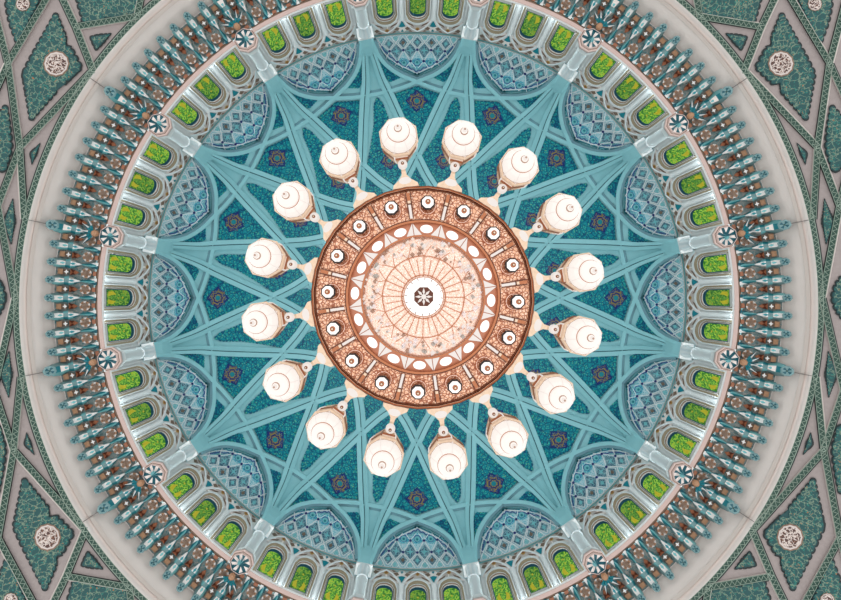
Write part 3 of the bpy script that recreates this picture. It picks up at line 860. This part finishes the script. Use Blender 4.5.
# ================================================================= CHANDELIER
BZ = [(0, 7.16), (10, 7.18), (22, 7.24), (41, 7.42), (61, 7.66), (75, 7.80), (107, 7.90), (112, 7.93)]
def bowlZ(r): return lerp_tab(BZ, r)
def bowl(dx_, dy_, lift=0):
    r = hypot(dx_, dy_); Z = bowlZ(r); R = r*Z/F; a = atan2(dy_, dx_)
    return Vector((R*cos(a), R*sin(a), Z-lift+EYE))
p0 = Vector((0, 0, 7.9+EYE)); PH = 3.0     # the bulbs stand a few degrees off the bay axes
ch = empty('chandelier', p0)
tag(ch, 'huge gilded crystal chandelier with sixteen lit lamps hanging from the dome crown', 'chandelier')
def polyc(r, n=32, ph=0): return [pol(r, ph+360*i/n) for i in range(n+1)]
mb = MB()
pts = polyc(109.2, 32, PH)
mb.sweep(pts, [(-2.2, -.25), (-2.2, .04), (-1.2, .06), (-.4, .03), (.4, .06), (1.2, .03), (1.9, .05), (2.2, -.02), (2.3, -.5)], bowl,
         ['copper', 'copper_dark', 'copper', 'cream', 'copper_dark', 'copper', 'copper_dark', 'copper'])
mb.sweep(pts, [(2.3, -.5), (-2.0, -.55)], bowl, ['copper'])
mb.build('outer_rim', ch, p0)
mb = MB()
def annulus(mb, r0, r1, m, n=96, nr=3, lift=0):
    vs = []; fs = []
    for i in range(n):
        for j in range(nr+1): vs.append(bowl(*pol(r0+(r1-r0)*j/nr, 360*i/n), lift))
    for i in range(n):
        for j in range(nr): fs.append([i*(nr+1)+j, i*(nr+1)+j+1, ((i+1) % n)*(nr+1)+j+1, ((i+1) % n)*(nr+1)+j])
    mb.add(vs, fs, m)
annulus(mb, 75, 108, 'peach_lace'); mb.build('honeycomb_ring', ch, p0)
for k in range(16):       # radial dividers
    a = PH+11.25+22.5*k; mb = MB()
    for o_ in (-2.6, 2.6):
        mb.strip([pol(79, a+degrees(o_*.75/79)), pol(105, a+degrees(o_/105))], .42, bowl, 'copper_dark', .05)
    mb.strip([pol(97, a), pol(105, a)], 1.7, bowl, 'copper', .03); mb.strip([pol(79, a), pol(93, a)], 1.3, bowl, 'glow', .04)
    mb.strip([pol(93, a), pol(94.2, a)], 2.4, bowl, 'copper_dark', .04); mb.strip([pol(94.4, a), pol(97, a)], 1.5, bowl, 'cream', .045)
    mb.build('divider', ch, p0)
for k in range(16):       # downlights
    a = PH+22.5*k; x, y = pol(93.8, a); c = bowl(x, y); c2 = bowl(*pol(90.6, a)); q = 7.7/F
    mb = MB(); 
    mb.lathe(c2, [(9.4*q, .0), (8.9*q, -.07), (8.3*q, -.05)], 'copper', 20); mb.lathe(c2, [(8.3*q, -.05), (7.6*q, -.055), (7.2*q, -.09), (6.8*q, -.07)], ['peach', 'copper', 'copper'], 20)
    mb.lathe(c2, [(5.4*q, -.03), (5.0*q, -.06), (4.6*q, -.04)], 'copper', 20)
    s_ = mb.build('downlight', ch, p0)
    mb = MB(); d = c+Vector((0, 0, 0))
    mb.lathe(d, [(7.7*q, -.06), (7.7*q, -.1), (6.3*q, -.12)], 'black', 8, pi/8)
    mb.lathe(d, [(6.2*q, -.12), (5.6*q, -.14), (2.8*q, -.15)], ['hot', 'hot'], 8, pi/8)
    mb.lathe(d, [(6.6*q, -.06), (3*q, 0.03)], 'copper', 8, pi/8); mb.build('lit_shade', s_, p0)
    mb = MB(); mb.lathe(d, [(2.8*q, -.14), (2.8*q, -.18), (1.6*q, -.2), (1.0*q, -.21)], ['copper_dark', 'copper', 'copper_dark'], 12, 0, Vector((0, 0, 1)), None, 'cream')
    mb.build('knob', s_, p0)
mb = MB(); 
mb.strip(polyc(75.6, 64), 1.1, bowl, 'copper', .05); mb.strip(polyc(77.5, 64), .35, bowl, 'copper_dark', .03); mb.strip(polyc(61, 64), .9, bowl, 'copper', .05); mb.strip(polyc(59, 64), .35, bowl, 'copper', .03)
mb.build('inner_rim', ch, p0)
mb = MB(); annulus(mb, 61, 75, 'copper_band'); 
for k in range(16):
    a = PH+22.5*k; c = pol(68, a); ca, sa = cos(radians(a)), sin(radians(a))
    E = []
    for i in range(18):
        t = 2*pi*i/18; u = 4.1*cos(t); v = 6.3*sin(t); E.append((c[0]+u*ca-v*sa, c[1]+u*sa+v*ca))
    mb.slab(E, bowl, 'hot', .03, .01)
    a += 11.25
    mb.slab([pol(74, a-.3), pol(62.2, a-.4), pol(62.2, a-7)], bowl, 'glow', .03, .01); mb.slab([pol(74, a+.3), pol(62.2, a+.4), pol(62.2, a+7)], bowl, 'glow', .03, .01)
mb.build('ornament_band', ch, p0)
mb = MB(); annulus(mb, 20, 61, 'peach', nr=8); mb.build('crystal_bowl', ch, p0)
mb = MB()
for i in range(32):
    a = PH*.3+11.25*i; r1 = 41 if i % 2 == 0 else 37.5
    mb.strip([pol(20.8, a), pol(30, a), pol(r1, a)], .3 if i % 2 else .36, bowl, 'copper', .015, 0)
    if i % 2 == 0: mb.strip([pol(41, a), pol(46, a+4), pol(52, a+8)], .25, bowl, 'copper', .01, 0); mb.strip([pol(41, a), pol(46, a-4), pol(52, a-8)], .25, bowl, 'copper', .01, 0)
for rr, hw in ((41, .4), (22, .4), (19.5, .35)): mb.strip(polyc(rr, 64), hw, bowl, 'copper', .018, 0)
mb.build('bowl_ribs', ch, p0)
mb = MB()
for i in range(240):
    r = 43+16.5*(random.random()); a = random.random()*360
    if i % 2: a = round(a/11.25)*11.25+random.gauss(0, 1.2); r = 48+9*random.random()
    c = bowl(*pol(r, a), .03); s_ = .022+.03*random.random()
    mb.add([c+Vector((s_, 0, 0)), c+Vector((0, s_, 0)), c-Vector((s_, 0, 0)), c-Vector((0, s_, 0)), c-Vector((0, 0, s_*1.6)), c+Vector((0, 0, s_))],
           [[0, 1, 4], [1, 2, 4], [2, 3, 4], [3, 0, 4], [1, 0, 5], [2, 1, 5], [3, 2, 5], [0, 3, 5]], ('crystal', 'glow', 'glow_soft', 'crystal', 'lampline', 'grey_reveal')[i % 6])
o = mb.build('crystal_drops', ch, p0); o['kind'] = 'stuff'
mb = MB(); mb.slab([pol(19.3, 11.25*i) for i in range(32)], bowl, 'hot', .02, -.02)
for i in range(16): mb.strip([pol(16.8, 22.5*i+4), pol(19, 22.5*i+4)], .35, bowl, 'copper_dark', .03, 0)
mb.slab([pol(10.2, 22.5+45*i) for i in range(8)], bowl, 'copper_dark', .05, 0)
for i in range(8):
    a = 45*i
    mb.slab([pol(1.6, a), pol(5, a+15), pol(8.8, a), pol(5, a-15)], bowl, 'glow', .06, .04)
mb.slab([pol(2.6, 45*i) for i in range(8)], bowl, 'glow', .07, .04)
mb.build('centre_medallion', ch, p0)
# the body above the bowl and the stem to the crown
mb = MB(); mb.lathe((0, 0, EYE), [(1.9, 8.35), (1.6, 8.9), (1.2, 9.4), (1.25, 9.7), (1.5, 10.4), (1.1, 11.2), (.8, 11.8), (1.1, 12.6), (.7, 13.6), (.35, 14.6), (.3, 17), (.5, 17.3), (.2, 18)], 'cream', 24)
mb.build('body', ch, p0, smooth=True)
mb = MB(); mb.lathe((0, 0, EYE), [(2.0, 7.98), (2.1, 8.3), (1.9, 8.36)], 'copper', 32); mb.build('drum', ch, p0)
mb = MB(); mb.lathe((0, 0, EYE), [(.07, 17.9), (.07, ZS+HV-.3), (.6, ZS+HV-.2), (.6, ZS+HV)], 'copper', 12); mb.build('stem', ch, p0)

# one arm with its lamp, at angle 0
def make_arm():
    root = MB()
    RL = 3.12
    P = lambda R, Z, y=0: Vector((R, y, Z+EYE))
    # flared base on the rim
    mb = root
    zb = 7.92
    out = [(2.20, -.26), (2.27, -.24), (2.36, -.12), (2.45, -.05), (2.52, -.042), (2.52, .042), (2.45, .05), (2.36, .12), (2.27, .24), (2.20, .26)]
    lo = [P(x, zb-.02, y) for x, y in out]; hi = [P(x, zb+.14, y) for x, y in out]
    mb.add(lo+hi, [list(range(10)), list(range(19, 9, -1))]+[[i, (i+1) % 10, 10+(i+1) % 10, 10+i] for i in range(10)], 'cream')
    mb.tube([P(2.46, 7.98), P(2.58, 7.98), P(2.70, 8.02), P(2.82, 8.16), P(2.95, 8.42), P(3.05, 8.62), P(RL, 8.70)], [.05, .042, .05, .045, .04, .04, .04], 'cream', 8)
    arm = mb.build('arm', ch, p0)
    mb = MB(); E = [P(2.335+.07*cos(t), zb-.03, .125*sin(t)) for t in [2*pi*i/18 for i in range(18)]]; E2 = [v+Vector((0, 0, .03)) for v in E]
    mb.add(E+E2, [list(range(18))]+[[i, (i+1) % 18, 18+(i+1) % 18, 18+i] for i in range(18)], 'glow'); mb.build('oval_glass', arm, p0)
    mb = MB(); q = 7.9/F; mb.lathe(P(2.665, 7.86), [(2.2*q, .13), (4.7*q, .1), (4.9*q, .03), (3.6*q, -.02), (1.7*q, -.03)], 'glow', 14)
    mb.lathe(P(2.665, 7.86), [(1.7*q, -.03), (1.5*q, -.05), (.7*q, -.06)], ['copper', 'copper_dark'], 10, 0, Vector((0, 0, 1)), None, 'cream'); mb.build('boss', arm, p0)
    # lamp crown: stacked cups narrowing upwards
    mb = MB()
    mb.lathe(P(RL, 0), [(.375, 7.66), (.33, 7.72), (.37, 7.80), (.345, 7.90), (.36, 7.98), (.305, 8.08), (.325, 8.18), (.27, 8.32), (.285, 8.40), (.18, 8.52), (.11, 8.64), (.04, 8.77)],
             ['copper', 'cream', 'glow_soft', 'copper', 'cream', 'cream', 'copper', 'cream', 'cream', 'cream', 'cream'], 8, pi/8)
    for i in range(8):
        t = pi/4*i+pi/8
        mb.tube([P(RL+.37*cos(t), 7.78, .37*sin(t)), P(RL+.36*cos(t), 7.98, .36*sin(t)), P(RL+.30*cos(t), 8.28, .30*sin(t)), P(RL+.15*cos(t), 8.58, .15*sin(t))], .014, 'copper' if i % 2 else 'glow', 5)
    mb.build('lamp_crown', arm, p0)
    mb = MB()
    mb.lathe(P(RL, 0), [(.385, 7.69), (.392, 7.64), (.365, 7.61), (.362, 7.60), (.350, 7.595)], ['cream', 'cream', 'lampline', 'glow_soft'], 8, pi/8)
    mb.lathe(P(RL, 0), [(.350, 7.595), (.343, 7.59), (.325, 7.53), (.28, 7.45), (.215, 7.385)], ['lampline', 'shade', 'shade', 'shade'], 16, pi/16)
    mb.lathe(P(RL, 0), [(.215, 7.385), (.206, 7.372)], 'copper', 24)
    mb.lathe(P(RL, 0), [(.206, 7.372), (.195, 7.33), (.15, 7.29), (.06, 7.27)], 'shade', 24)
    for i in range(8):
        t = pi/4*i+pi/8; mb.tube([P(RL+.388*cos(t), 7.66, .388*sin(t)), P(RL+.345*cos(t), 7.57, .345*sin(t)), P(RL+.28*cos(t), 7.44, .28*sin(t)), P(RL+.215*cos(t), 7.375, .215*sin(t))], .005, 'glow', 4)
    mb.build('glass_shade', arm, p0)
    mb = MB(); mb.lathe(P(RL, 0), [(.06, 7.28), (.075, 7.26), (.06, 7.24), (.035, 7.22), (.05, 7.19), (.02, 7.16)], ['shade', 'lampline', 'shade', 'cream', 'glow'], 10, 0, Vector((0, 0, 1)), None, 'lampline'); mb.build('finial', arm, p0)
    return arm
arm0 = make_arm()
for k in range(16):
    c = arm0 if k == 0 else copy_tree(arm0, ch)
    c.rotation_euler.z = radians(PH-.4+11.25+22.5*k)
    c.location = (0, 0, 0)
